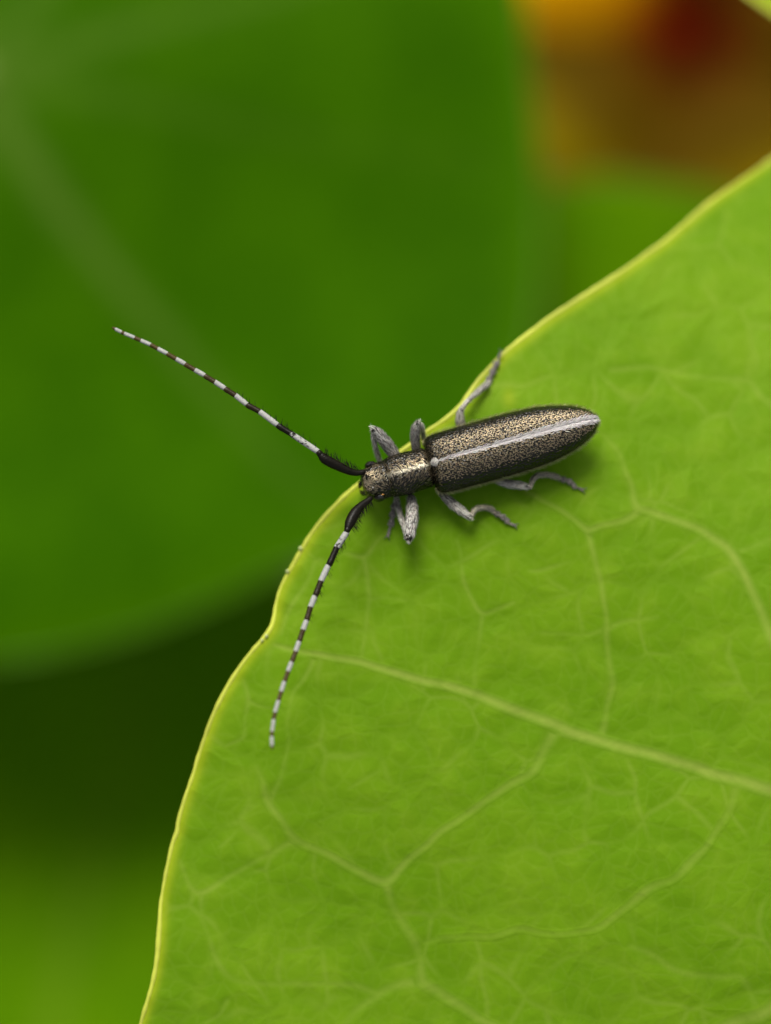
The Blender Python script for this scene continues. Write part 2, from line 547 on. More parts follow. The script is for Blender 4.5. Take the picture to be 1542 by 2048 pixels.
        zz = zf(flat[:, 0], flat[:, 1]).reshape(m, 9) - 0.003 * av2 + hz
        zz[:, 0] -= 0.0024; zz[:, -1] -= 0.0024
        mesh_obj('vein', np.stack([gx[..., 0], gx[..., 1], zz], -1).reshape(-1, 3), grid_faces(m, 9), mat, root,
                 attrs={'vein': av2.ravel(), 'rim': np.zeros(m * 9), 'spot': np.zeros(m * 9)})
    # stalk from the underside down to the soil
    b = np.array(root.location)
    zc = float(zf(C[0], C[1]))
    pth = spline([(C[0], C[1], zc - 0.02), (C[0] + .05, C[1] - .05, zc - 0.8), (C[0] * .65 + b[0] * .35, C[1] * .65 + b[1] * .35, zc * .6 + GZ * .4),
                  (b[0], b[1], GZ - 0.6)], 40)
    tube_obj('stalk', pth, np.linspace(stalk_r, stalk_r * 1.3, 40), M_STALK, root, 12)
    return root

def blob(name, c, rad, mat, parent, n=10, wob=0.12, squash=None, ax=None):
    """small uneven ellipsoid"""
    th = np.linspace(0, np.pi, n); ph = np.linspace(0, 2 * np.pi, 2 * n, endpoint=False)
    T, Pp = np.meshgrid(th, ph, indexing='ij')
    d = np.stack([np.sin(T) * np.cos(Pp), np.sin(T) * np.sin(Pp), np.cos(T)], -1)
    f = np.array([1 + wob * noise.noise(Vector(v * 2.0) + Vector((c[0] * 7, c[1] * 7, 0))) for v in d.reshape(-1, 3)]).reshape(T.shape)
    o = d * f[..., None] * np.array(rad)
    if ax is not None:
        o = o[..., 0:1] * ax[0] + o[..., 1:2] * ax[1] + o[..., 2:3] * ax[2]
    G = o + np.array(c)
    return mesh_obj(name, G.reshape(-1, 3), grid_faces(n, 2 * n, wrap_j=True), mat, parent)

M_GLAND = plain('pale_gland', (0.30, 0.34, 0.12), 0.4, 0.5, 0.2, 80.0)
root_px_off = {'beetle_leaf': (1.5, -1.0), 'shaded_leaf': (-2.0, 2.0), 'lower_leaf': (-1.5, -1.0), 'hidden_leaf': (0.6, -1.0), 'corner_leaf': (2.0, 2.5)}

# --- the leaf that carries the beetle
def z_front(x, y):
    z = -0.036 * (y - 0.3) ** 2 - 0.018 * (x - 0.5) ** 2 - 0.100 * np.maximum(0, y - 0.1 + 0.35 * (x - 0.3)) ** 2
    z = z + 0.020 * np.sin(2.3 * x + 1.1 * y + 0.6) + 0.016 * np.sin(1.6 * y - 2.9 * x + 2.0) + 0.010 * np.sin(4.6 * y + 2.2 * x)
    return z - 0.01

front_outline = [(1542, 320), (1480, 362), (1420, 405), (1370, 447), (1330, 482), (1290, 510), (1230, 552), (1170, 590), (1100, 635), (1060, 665),
                 (1015, 700), (985, 730), (960, 757), (940, 785), (923, 809), (900, 831), (874, 849), (849, 866), (816, 893), (780, 918), (745, 944),
                 (717, 968), (699, 983), (680, 1001), (655, 1027), (625, 1064), (604, 1098), (580, 1140), (562, 1174), (552, 1208), (548, 1235), (541, 1257),
                 (526, 1278), (509, 1297), (490, 1320), (468, 1352), (448, 1386), (424, 1436), (399, 1506), (386, 1550), (370, 1596), (357, 1642), (354, 1664),
                 (345, 1688), (332, 1746), (322, 1804), (319, 1853), (314, 1916), (305, 1966), (291, 2015), (280, 2055), (262, 2150), (262, 2300), (300, 2500),
                 (420, 2750), (650, 2960), (950, 3100), (1300, 3190), (1700, 3190), (2100, 3090), (2500, 2900), (2830, 2620), (3050, 2270), (3140, 1900),
                 (3120, 1500), (3000, 1120), (2800, 780), (2560, 490), (2300, 290), (2050, 170), (1850, 160), (1700, 220), (1610, 272)]
CPX = (1800, 1650)
fv = [
    [(548, 1290, 7, .55), (600, 1303, 9, .8), (700, 1320, 11, .9), (770, 1340, 12, .95), (850, 1362, 13, 1), (902, 1374, 13, 1), (1000, 1408, 15, 1), (1110, 1453, 16, 1), (1193, 1479, 16, 1), (1338, 1520, 16, 1.05), (1542, 1580, 18, 1.1), (1800, 1650, 24, 1.1)],
    [(1800, 1650, 22, 1.0), (1690, 1510, 17, .9), (1600, 1370, 15, .9), (1542, 1270, 13, .8), (1512, 1205, 12, .8), (1490, 1150, 12, .85), (1462, 1108, 12, 1), (1440, 1085, 12, .9), (1400, 1058, 11, .85), (1350, 1038, 10, .8), (1285, 1020, 11, .8), (1270, 1002, 10, .7), (1262, 970, 8, .55), (1248, 940, 8, .45), (1238, 910, 8, .35), (1205, 870, 8, .3)],
    [(1285, 1020, 11, .8), (1240, 1043, 9, .6), (1200, 1052, 8, .6), (1175, 1058, 9, .75), (1150, 1040, 8, .6), (1100, 1008, 7, .5), (1060, 988, 7, .4), (1030, 972, 6, .2)],
    [(1175, 1058, 9, .75), (1185, 1100, 8, .55), (1200, 1160, 8, .5), (1210, 1220, 7, .5), (1213, 1260, 8, .5), (1220, 1330, 9, .45), (1225, 1375, 9, .5), (1212, 1425, 9, .4), (1200, 1475, 11, .55)],
    [(1110, 1458, 14, .7), (1085, 1500, 13, .55), (1060, 1545, 11, .55), (1012, 1574, 10, .6), (960, 1610, 9, .6), (902, 1650, 9, .6), (850, 1690, 9, .6), (800, 1738, 10, .7), (768, 1764, 11, .75), (700, 1732, 10, .65), (640, 1703, 9, .6), (592, 1678, 10, .55), (565, 1645, 9, .5), (540, 1608, 10, .65), (525, 1565, 8, .4), (512, 1530, 7, .2)],
    [(772, 1768, 11, .6), (785, 1815, 9, .4), (808, 1850, 12, .45), (832, 1885, 11, .4), (842, 1920, 11, .4), (842, 1960, 13, .65), (888, 1990, 13, .6), (930, 2018, 12, .6), (985, 2052, 11, .6), (1100, 2110, 12, .6), (1300, 2120, 13, .7), (1475, 2045, 15, .7), (1541, 2018, 16, .75), (1640, 1930, 17, .8), (1800, 1650, 20, 1)],
    [(842, 1960, 13, .6), (800, 1970, 12, .55), (755, 1988, 12, .45), (715, 2020, 11, .3), (690, 2050, 11, .2)],
    [(1480, 1563, 12, .3), (1462, 1610, 10, .45), (1440, 1650, 10, .4), (1410, 1690, 9, .45), (1378, 1728, 11, .55), (1345, 1758, 9, .4), (1290, 1782, 11, .55), (1240, 1826, 9, .5), (1205, 1850, 9, .5), (1165, 1862, 8, .4), (1090, 1868, 8, .35), (1045, 1858, 9, .4), (985, 1873, 8, .35), (902, 1872, 8, .25), (835, 1890, 9, .3)],
    [(1213, 1257, 8, .5), (1250, 1243, 7, .4), (1310, 1232, 7, .2)],
    [(1213, 1257, 8, .4), (1160, 1270, 7, .25), (1085, 1264, 7, .2)],
    [(912, 1080, 5, .3), (925, 1120, 5, .4), (928, 1165, 6, .5), (945, 1200, 6, .5), (967, 1229, 7, .6), (1000, 1218, 6, .45), (1026, 1204, 6, .35)],
    [(967, 1229, 7, .55), (962, 1260, 7, .35), (955, 1300, 7, .2), (945, 1372, 8, .3)],
    [(627, 1312, 7, .6), (604, 1361, 6, .45), (585, 1390, 6, .35), (574, 1452, 6, .25), (577, 1480, 6, .3), (572, 1515, 6, .35), (556, 1567, 7, .4), (540, 1608, 9, .6)],
    [(592, 1682, 9, .5), (530, 1715, 8, .35), (470, 1748, 8, .4), (402, 1786, 8, .55), (375, 1764, 6, .45), (360, 1725, 6, .35)],
    [(402, 1786, 8, .5), (405, 1840, 7, .3), (418, 1880, 6, .3), (432, 1916, 8, .5), (455, 1950, 7, .3), (500, 1966, 7, .3), (600, 1968, 8, .35), (700, 1970, 9, .4), (755, 1986, 10, .4)],
    [(486, 1362, 5, .4), (494, 1402, 6, .5), (490, 1440, 5, .35), (484, 1477, 6, .4), (452, 1494, 5, .35)],
    [(494, 1402, 6, .5), (520, 1415, 5, .35), (565, 1418, 5, .2)],
    [(643, 1119, 6, .4), (627, 1124, 7, .4), (614, 1166, 7, .4), (581, 1212, 7, .5), (562, 1268, 7, .4)],
    [(689, 1108, 6, .3), (728, 1112, 7, .6), (755, 1083, 6, .45), (785, 1055, 6, .3)],
    [(728, 1112, 7, .6), (737, 1172, 7, .5), (740, 1200, 7, .4), (731, 1249, 6, .35), (724, 1322, 7, .35)],
    [(740, 1200, 6, .35), (775, 1194, 6, .2), (815, 1200, 6, .25)],
    [(1222, 742, 8, .45), (1284, 734, 8, .4), (1342, 744, 8, .35), (1421, 757, 8, .3), (1491, 761, 9, .5), (1512, 786, 9, .45), (1542, 812, 10, .4), (1640, 900, 12, .4), (1760, 1250, 15, .6), (1800, 1650, 18, .9)],
    [(1491, 761, 9, .45), (1497, 730, 7, .3), (1504, 694, 7, .25), (1510, 640, 7, .2)],
    [(1437, 491, 7, .4), (1446, 455, 6, .35), (1455, 420, 6, .3)],
    [(1437, 491, 7, .4), (1400, 495, 6, .25), (1355, 494, 6, .25), (1310, 540, 6, .15)],
    [(1437, 491, 7, .35), (1470, 530, 7, .2), (1530, 560, 8, .2), (1640, 700, 9, .3)],
    [(1462, 1108, 8, .5), (1500, 1095, 7, .3), (1545, 1078, 8, .2)],
    [(1262, 1892, 8, .35), (1310, 1915, 8, .4), (1360, 1942, 9, .4), (1425, 1952, 9, .35), (1485, 1958, 9, .35), (1510, 2005, 10, .3)],
    [(1060, 1140, 5, .3), (1090, 1137, 6, .45), (1140, 1125, 6, .2)],
    [(455, 2002, 7, .45), (440, 2030, 6, .35), (400, 2052, 6, .2)],
    [(700, 1575, 6, .2), (735, 1555, 6, .3), (760, 1540, 6, .2)],
    [(440, 1695, 5, .3), (460, 1675, 5, .25), (480, 1655, 5, .15)],
    [(640, 1640, 5, .2), (700, 1620, 5, .15)], 
    # out of the picture: the other ribs of the round leaf
    [(1800, 1650, 22, 1), (2150, 1300, 18, .9), (2450, 900, 14, .8), (2620, 600, 10, .6)],
    [(1800, 1650, 22, 1), (2300, 1620, 18, .9), (2800, 1560, 13, .8), (3050, 1500, 9, .6)],
    [(1800, 1650, 22, 1), (2200, 2000, 18, .9), (2600, 2400, 13, .8), (2800, 2600, 9, .6)],
    [(1800, 1650, 22, 1), (1900, 2200, 18, .9), (1950, 2700, 13, .8), (1950, 3050, 9, .6)],
    [(1800, 1650, 22, 1), (1450, 2250, 18, .9), (1150, 2700, 13, .8), (980, 3000, 9, .6)],
    [(1800, 1650, 22, 1), (1880, 1100, 18, .9), (1930, 650, 13, .8), (1950, 260, 9, .6)],
]
beetle_leaf = make_leaf('beetle_leaf', front_outline, CPX, z_front, M_FRONT, M_RIM, fv, (2400, 2200), 1500, 250, 0.0100,
                        vein_parts=(0, 1, 2, 3, 4, 5, 7), rim_w=0.030, spots=[(1018, 796, 13, .55), (1440, 1085, 7, .3)],
                        dense=(math.radians(95), math.radians(262), 0.80),
                        rim_bumps=[(601, 1097, 4), (575, 1143, 3.5), (533, 1272, 3.5), (524, 1281, 3)])
tag(beetle_leaf, 'bright yellow green round leaf with pale veins and yellow rim carrying the beetle', 'leaf', 'leaves of the nasturtium bed')

# --- the dark leaf out of focus behind
def z_old(x, y):
    return -4.0 + 0.05 * (x + 1.0) - 0.03 * (y - 1) + 0.10 * np.sin(0.9 * x + 0.5 * y) + 0.06 * np.sin(1.9 * y - 0.7 * x + 1.0) - 0.020 * ((x + 2) ** 2 + (y - 2.2) ** 2) * 0.5 - 0.20 * np.maximum(0, 0.5 - y) ** 2

old_outline = [(1040, -20), (1056, 100), (1072, 280), (1082, 440), (1076, 600), (1040, 760), (950, 910), (810, 1040), (680, 1095), (560, 1140), (470, 1182), (380, 1222), (260, 1266),
               (120, 1302), (0, 1320), (-200, 1320), (-500, 1250), (-800, 1000), (-1000, 600), (-1050, 200), (-950, -200), (-700, -550), (-300, -780), (100, -820), (500, -700), (800, -460), (970, -220)]
oc = (-50, 150)
ov = [[(oc[0], oc[1], 38, 1.3), (20, 262, 32, 1.25), (110, 400, 29, 1.15), (210, 530, 26, 1.0), (310, 645, 24, .85), (420, 775, 21, .6), (530, 900, 18, .5), (640, 1010, 14, .4)]]
for ex, ey in ((1000, 330), (-150, 1300), (-760, 940), (-980, 250), (-740, -480), (-150, -760), (560, -600), (960, -150)):
    ov.append([(oc[0], oc[1], 34, .8), (oc[0] * .7 + ex * .3, oc[1] * .7 + ey * .3, 26, .35 if (ex, ey) == (1000, 330) else .7), (oc[0] * .35 + ex * .65, oc[1] * .35 + ey * .65 + 12, 20, .2 if (ex, ey) == (1000, 330) else .55), (ex, ey, 12, .2)])
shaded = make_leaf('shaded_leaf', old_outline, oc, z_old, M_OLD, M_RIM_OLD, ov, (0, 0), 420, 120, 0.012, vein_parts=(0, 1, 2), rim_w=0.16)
tag(shaded, 'large dark green blurred leaf with one pale rib, behind the long antenna', 'leaf', 'leaves of the nasturtium bed')

def round_outline(cx, cy, r, n=22, wob=0.05, seed=0):
    rs = random.Random(seed)
    return [(cx + r * (1 + rs.uniform(-wob, wob)) * math.cos(2 * math.pi * k / n), cy + r * (1 + rs.uniform(-wob, wob)) * math.sin(2 * math.pi * k / n)) for k in range(n)]

def radial_veins(cx, cy, r, n=9, rot=0.3, w=24):
    out = []
    for k in range(n):
        a = rot + 2 * math.pi * k / n
        out.append([(cx, cy, w, .9), (cx + .35 * r * math.cos(a), cy + .35 * r * math.sin(a), w * .7, .7), (cx + .7 * r * math.cos(a + .05), cy + .7 * r * math.sin(a + .05), w * .5, .5), (cx + .93 * r * math.cos(a), cy + .93 * r * math.sin(a), w * .3, .3)])
    return out

def simple_leaf(name, c, r, z0, tx, ty, mat, rim_mat, seed, label):
    w0 = at(c[0], c[1], z0)
    def zf(x, y):
        return z0 + tx * (x - w0[0]) + ty * (y - w0[1]) + 0.08 * np.sin(1.1 * x + seed) * np.cos(0.9 * y + seed) - 0.03 * ((x - w0[0]) ** 2 + (y - w0[1]) ** 2)
    o = make_leaf(name, round_outline(c[0], c[1], r, 22, .04, seed), c, zf, mat, rim_mat, radial_veins(c[0], c[1], r, 9, seed * .7), c, 300, 90, 0.012,
                  vein_parts=range(9), rim_w=0.08)
    tag(o, label, 'leaf', 'leaves of the nasturtium bed')
    return o

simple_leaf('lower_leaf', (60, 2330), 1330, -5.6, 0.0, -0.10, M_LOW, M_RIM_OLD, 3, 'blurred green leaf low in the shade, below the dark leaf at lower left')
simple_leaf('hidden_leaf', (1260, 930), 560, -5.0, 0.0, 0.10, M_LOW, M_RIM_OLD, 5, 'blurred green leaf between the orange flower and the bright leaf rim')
simple_leaf('corner_leaf', (1960, -560), 740, -0.7, 0.02, 0.02, M_FRONT, M_RIM, 8, 'pale green leaf whose edge just enters the top right corner')

# ------------------------------------------------------------------ flower
def petal_mat(name, tip, mid, throat):
    m, nt, bs, out = new_mat(name)
    t = node(nt, 'ShaderNodeAttribute', attribute_name='along').outputs['Fac']
    s = node(nt, 'ShaderNodeAttribute', attribute_name='across').outputs['Fac']
    co = node(nt, 'ShaderNodeTexCoord').outputs['Object']
    wv = node(nt, 'ShaderNodeTexWave', i_Scale=1.0, i_Distortion=1.0)
    cb = node(nt, 'ShaderNodeCombineXYZ')
    nt.links.new(math_n(nt, 'MULTIPLY', s, 7.0), cb.inputs[0]); nt.links.new(t, cb.inputs[1])
    nt.links.new(cb.outputs[0], wv.inputs['Vector'])
    tt = math_n(nt, 'ADD', t, math_n(nt, 'MULTIPLY', wv.outputs['Fac'], 0.08))
    c = mix(nt, ramp(nt, tt, 0.18, 0.46), throat, mid)
    c = mix(nt, ramp(nt, tt, 0.62, 0.98), c, tip)
    nt.links.new(c, bs.inputs['Base Color'])
    bs.inputs['Roughness'].default_value = 0.7
    bs.inputs['Specular IOR Level'].default_value = 0.02
    return m

def make_flower(c_px, z0, R):
    c = at(c_px[0], c_px[1], z0)
    root = empty('nasturtium_flower', (c[0] + 1.2, c[1] + 1.5, GZ))
    m1 = petal_mat('petal_orange', (0.62, 0.34, 0.0), (0.34, 0.15, 0.0), (0.085, 0.004, 0.0))
    m2 = petal_mat('petal_rust', (0.150, 0.112, 0.0), (0.052, 0.028, 0.0), (0.045, 0.006, 0.0))
    for k in range(5):
        a = math.radians(150 + 72 * k)
        nu, nv = 22, 17
        u = np.linspace(0, 1, nu); v = np.linspace(-1, 1, nv)
        U, Vv = np.meshgrid(u, v, indexing='ij')
        hw = R * (0.20 + 0.43 * np.clip((U - 0.18) / 0.6, 0, 1) ** 1.2 * np.sqrt(np.clip(1.03 - np.clip((U - 0.72) / 0.30, 0, 1) ** 2.2, 0, 1)))
        r = R * U * (1 - 0.05 * Vv ** 2) + 0.03 * R * np.cos(9 * Vv) * U ** 3
        lat = Vv * hw
        z = z0 - 0.35 * R * (1 - U) ** 2 + 0.10 * R * U ** 2 - 0.22 * R * (U ** 3) + 0.05 * R * np.sin(5 * Vv + k) * U ** 2 - 0.05 * R * Vv ** 2 + 0.012 * k
        X = c[0] + r * math.cos(a) - lat * math.sin(a)
        Y = c[1] + r * math.sin(a) + lat * math.cos(a)
        mesh_obj('petal', np.stack([X, Y, z], -1).reshape(-1, 3), grid_faces(nu, nv), m1 if k == 0 else m2, root,
                 attrs={'along': U.ravel(), 'across': Vv.ravel()})
    for k in range(5):                          # sepals behind
        a = math.radians(150 + 36 + 72 * k)
        pth = np.array([c + np.array((math.cos(a) * t * R * .5, math.sin(a) * t * R * .5, -0.40 * R - 0.05 * t)) for t in np.linspace(0, 1, 10)])
        tube_obj('sepal', pth, 0.10 * R * np.sin(np.linspace(0.5, np.pi - .15, 10)) + .01, M_STALK, root, 8, 0.3)
    sp = spline([c + np.array((0, 0, -.35 * R)), c + np.array((.1, .05, -.8 * R)), c + np.array((.25, .15, -1.5 * R))], 14)
    tube_obj('spur', sp, np.linspace(.16, .03, 14) * R, m1, root, 10)
    for k in range(8):
        a = 2 * math.pi * k / 8
        pth = spline([c + np.array((0, 0, -.35 * R)), c + np.array((.04 * math.cos(a), .04 * math.sin(a), -.1 * R)), c + np.array((.1 * math.cos(a), .1 * math.sin(a), .08 * R))], 10)
        tube_obj('stamen', pth, np.array([.008] * 8 + [.02, .02]), m2, root, 6)
    b = np.array(root.location)
    pth = spline([c + np.array((0, 0, -.42 * R)), c + np.array((-.1, .1, -1.6)), (c[0] * .6 + b[0] * .4, c[1] * .6 + b[1] * .4, -15), (b[0], b[1], GZ - .6)], 36)
    tube_obj('stalk', pth, np.linspace(.05, .09, 36), M_STALK, root, 10)
    return root
tag(make_flower((1385, 30), -6.6, 1.45), 'blurred orange and dark red nasturtium flower near the top right corner', 'flower')

# ------------------------------------------------------------------ beetle
ZM = 0.14
O = at(727, 970, ZM)
KB = PX * (D - ZM) / D
AX = np.array((0.963, 0.27, 0.0)); AV = np.array((0.27, -0.963, 0.0)); AZ = np.array((0, 0, 1.0))
def bp(u, v, z):
    """body coordinates: u along the body from the face (photo px), v across (lower side of the picture), z in cm"""
    u = np.asarray(u, float)[..., None]; v = np.asarray(v, float)[..., None]; z = np.asarray(z, float)[..., None]
    w = O + KB * (u * AX + v * AV)
    w = w * np.array((1, 1, 0)) + z * AZ
    return w

beetle = empty('longhorn_beetle', tuple(bp(300.0, 0.0, 0.0)))
tag(beetle, 'slim dark bronze longhorn beetle with black and white banded antennae, on the leaf rim', 'beetle')

# body: head, pronotum and abdomen in one continuous skin
st = np.array([  # u, half width px, z top, z bottom
    (-2, 12, .140, .100), (-1, 21, .165, .080), (1, 25.5, .188, .062), (5, 29, .199, .055), (14, 33, .209, .050), (24, 36.5, .214, .048), (34, 38, .213, .048), (42, 37.5, .210, .050),
    (47, 36.5, .205, .052), (50, 37.5, .208, .052), (55, 39.5, .219, .050), (66, 41, .226, .046), (80, 42, .229, .044), (96, 42, .229, .044), (112, 40.8, .227, .046), (124, 40.2, .224, .048),
    (131, 40.4, .222, .050), (135, 38.5, .212, .054), (138, 35, .196, .058), (143, 40, .196, .056), (155, 50, .21, .046), (200, 54, .215, .040), (280, 55, .215, .040), (350, 53, .21, .044),
    (410, 44, .195, .055), (450, 31, .175, .07), (472, 17, .155, .09), (480, 6, .142, .115)])
uu = np.concatenate([np.linspace(-2, 145, 120), np.linspace(147, 480, 60)])
s_hw, s_t, s_b = (np.interp(uu, st[:, 0], st[:, k]) for k in (1, 2, 3))
def smooth1(a, k=2):
    for _ in range(k):
        b = a.copy(); b[1:-1] = (a[:-2] + 2 * a[1:-1] + a[2:]) / 4; a = b
    return a
s_hw, s_t, s_b = smooth1(s_hw), smooth1(s_t), smooth1(s_b)
na = 56
al = np.linspace(0, 2 * np.pi, na, endpoint=False)
sa, ca = np.sin(al), np.cos(al)
ex = 2 / 2.35
lat = np.sign(sa)[None] * np.abs(sa)[None] ** ex * s_hw[:, None]
zc = (s_t + s_b) / 2; zh = (s_t - s_b) / 2
zz = zc[:, None] + np.sign(ca)[None] * np.abs(ca)[None] ** ex * zh[:, None]
# front of the head: a shallow furrow between the antennal bumps
fr = np.exp(-((uu - 8) / 9) ** 2)[:, None] * np.exp(-(lat / 9) ** 2)
zz = zz - 0.010 * fr * (ca[None] > 0)
tub = np.exp(-((uu - 9) / 8) ** 2)[:, None] * np.exp(-((np.abs(lat) - 23) / 8) ** 2)
zz = zz + 0.012 * tub * (ca[None] > 0)
BG = bp(np.repeat(uu[:, None], na, 1), lat, zz)
body = mesh_obj('body', BG.reshape(-1, 3), grid_faces(len(uu), na, wrap_j=True), M_CHITIN, beetle)

TAN = np.array((0.205, 0.162, 0.098)); PALE = np.array((0.55, 0.50, 0.36)); LILAC = np.array((0.40, 0.375, 0.36)); GREY = np.array((0.44, 0.42, 0.36))
def jitter(c, n, amt=0.35):
    return c[None] * (1 + amt * (rng.random((n, 1)) * 2 - 1)) * (1 + 0.08 * (rng.random((n, 3)) * 2 - 1))

# hair on head and pronotum
P_, N_, DU_, fi, fj = sample_grid(BG[:118], 9000, wrap=True, outward=bp(uu[:118], np.zeros(118), zc[:118])[:, None])
ui = np.interp(fi, np.arange(len(uu)), uu)
vi = ((P_ - O) @ AV) / KB
keep = (N_[:, 2] > -0.2) & (rng.random(len(P_)) < np.where(np.abs(vi - 1) < 6, 0.80, np.where(np.abs(vi) > 28, .12, np.where(np.abs(vi) > 18, .32, .5))))  # hair thins down the sides, standing in for their shade
P_, N_, ui, vi = P_[keep], N_[keep], ui[keep], vi[keep]
n = len(P_)
ang = rng.normal(0, 0.35, n)
dirs = np.where((ui < 48)[:, None], -AX[None] * 0.7 + AV[None] * np.sign(vi)[:, None] * -0.6, AX[None] * 0.55 - AV[None] * np.sign(vi)[:, None] * 0.85)
dirs = dirs + AV[None] * ang[:, None]
cc = jitter(TAN, n, 0.45)
mid = np.exp(-((vi - 1) / 5.5) ** 2)[:, None] * (ui > 46)[:, None]  # highlight along the pronotum midline, painted as paler hair
cc = cc * (1 - mid * .75) + jitter(np.array((0.70, 0.65, 0.50)), n, .2) * mid * .75
hd = (ui < 46)[:, None] * np.exp(-((vi - 3) / 22) ** 2)[:, None]
cc = cc * (1 - hd * .4) + jitter(np.array((0.32, 0.27, 0.18)), n, .4) * hd * .4
hairs('hair_coat', P_, N_, dirs, rng.uniform(.009, .017, n), rng.uniform(.0012, .0022, n), rng.uniform(.05, .25, n), cc * 1.10, M_HAIR, beetle, 0.70)

# wing cases
eu = np.array([137, 139, 142, 148, 155, 165, 180, 210, 250, 313, 352, 379, 400, 420, 440, 459, 470, 477, 484, 487.3, 488.5])
ew = np.array([44, 50, 54.5, 58.5, 60, 61, 61.3, 61.5, 62, 61.7, 60.3, 57.5, 53.5, 48.5, 42.5, 34, 27.5, 22, 13.5, 7.5, 3.5])
eh = np.array([.028, .052, .074, .090, .097, .102, .105, .107, .107, .106, .104, .101, .098, .093, .086, .074, .064, .055, .040, .030, .022])
us = np.concatenate([np.linspace(137, 150, 16)[:-1], np.linspace(150, 455, 90)[:-1], np.linspace(455, 488.5, 30)])
w_ = smooth1(np.interp(us, eu, ew), 3); h_ = smooth1(np.interp(us, eu, eh), 3)
w_[-1] = 3.5
nth = 40
thm = 2.0
tht = np.linspace(0, thm, nth)
inner = 0.10 + np.clip(us - 478, 0, None) * 0.06 + np.clip(150 - us, 0, None) * 0.5
for sgn in (-1, 1):
    s_, c_ = np.sin(tht), np.cos(tht)
    x = inner[:, None] + np.maximum(w_ - inner, 0.5)[:, None] * s_[None] ** (2 / 2.25)
    z = ZM + h_[:, None] * np.sign(c_)[None] * np.abs(c_)[None] ** (2 / 2.25) * np.where(c_ < 0, 0.75, 1.0)[None]
    z = z - 0.0025 * np.exp(-(x / 2.5) ** 2) + 0.004 * np.exp(-((x - 40) / 10) ** 2) * np.exp(-((us - 158) / 14) ** 2)[:, None]
    EG = bp(np.repeat(us[:, None], nth, 1), sgn * x, z)
    el = mesh_obj('elytron', EG.reshape(-1, 3), grid_faces(len(us), nth), M_CHITIN, beetle)
    axis_pts = bp(us, np.full(len(us), 0.4 * sgn) * w_, np.full(len(us), ZM - .02))[:, None]
    # short tan hair all over
    P_, N_, DU_, fi, fj = sample_grid(EG, 24000, outward=axis_pts)
    ui = np.interp(fi, np.arange(len(us)), us); vi = ((P_ - O) @ AV) / KB * sgn
    wi = np.interp(ui, us, w_)
    keep = (N_[:, 2] > -0.35)
    P_, N_, ui, vi, wi = (a[keep] for a in (P_, N_, ui, vi, wi)); n = len(P_)
    # even pits: a jittered lattice of bare black dots, the hair grows between them
    cu, cv = 4.7, 4.0
    iu, iv = np.floor(ui / cu).astype(int), np.floor(vi / cv).astype(int)
    dmin = np.full(n, 9.0)
    for a_ in (-1, 0, 1):
        for b_ in (-1, 0, 1):
            ku, kv = iu + a_, iv + b_
            h1 = np.modf(np.abs(np.sin(ku * 12.9898 + kv * 78.233 + sgn) * 43758.5453))[0]; h2 = np.modf(np.abs(np.sin(ku * 39.346 + kv * 11.135 + sgn) * 24634.6345))[0]
            qu = (ku + .5 + .55 * (h1 - .5) + .5 * (kv % 2)) * cu; qv = (kv + .5 + .55 * (h2 - .5)) * cv
            dmin = np.minimum(dmin, np.hypot((ui - qu) * .8, vi - qv))
    flank = np.clip((vi / np.maximum(wi, 3) - .60) / .3, 0, 1)
    keep = (dmin > 1.72 + rng.normal(0, .18, n) + 1.6 * flank) & (rng.random(n) > .75 * flank)   # flanks left nearly bare: their shade is built into the hair cover
    P_, N_, ui, vi, wi = (a[keep] for a in (P_, N_, ui, vi, wi)); n = len(P_)
    d = AX[None] + AV[None] * (rng.normal(0, .45, n) + 0.35 * sgn)[:, None]
    cc = jitter(TAN, n, 0.45)
    hairs('hair_coat', P_, N_, d, rng.uniform(.0040, .0066, n), rng.uniform(.0016, .0024, n), rng.uniform(.05, .25, n), cc * 1.08, M_HAIR, el, 0.70)
    # dense pale stripe along the suture
    P_, N_, DU_, fi, fj = sample_grid(EG[:, :16], 9000, outward=axis_pts)
    ui = np.interp(fi, np.arange(len(us)), us); vi = ((P_ - O) @ AV) / KB * sgn
    sw = np.interp(ui, [150, 165, 220, 300, 380, 430, 470, 488], [1.6, 2.1, 3.1, 4.4, 6.2, 7.6, 7.0, 4.5])
    keep = (vi < sw * (0.74 + rng.normal(0, .38, len(vi)))) & (ui > 150)
    P_, N_, ui, vi = (a[keep] for a in (P_, N_, ui, vi)); n = len(P_)
    d = AX[None] + AV[None] * (sgn * (0.20 + rng.normal(0, .18, n)))[:, None]
    hairs('suture_stripe', P_, N_, d, rng.uniform(.012, .022, n), rng.uniform(.0018, .0032, n), rng.uniform(.1, .3, n), jitter(LILAC, n, .2), M_HAIR, el)
    # fringe along the outer margin
    P_, N_, DU_, fi, fj = sample_grid(EG[:, 20:36], 4200, outward=axis_pts)
    ui = np.interp(fi, np.arange(len(us)), us)
    keep = (N_[:, 2] < 0.16) & (N_[:, 2] > -0.35)
    P_, N_, ui = P_[keep], N_[keep], ui[keep]; n = len(P_)
    d = AX[None] * 0.9 + AZ[None] * rng.normal(0.1, .25, n)[:, None]
    hairs('margin_fringe', P_, N_, d, rng.uniform(.006, .018, n), rng.uniform(.0014, .0026, n), rng.uniform(.3, 1.1, n), jitter(np.array((.44, .43, .22)), n, .4), M_HAIR, el)

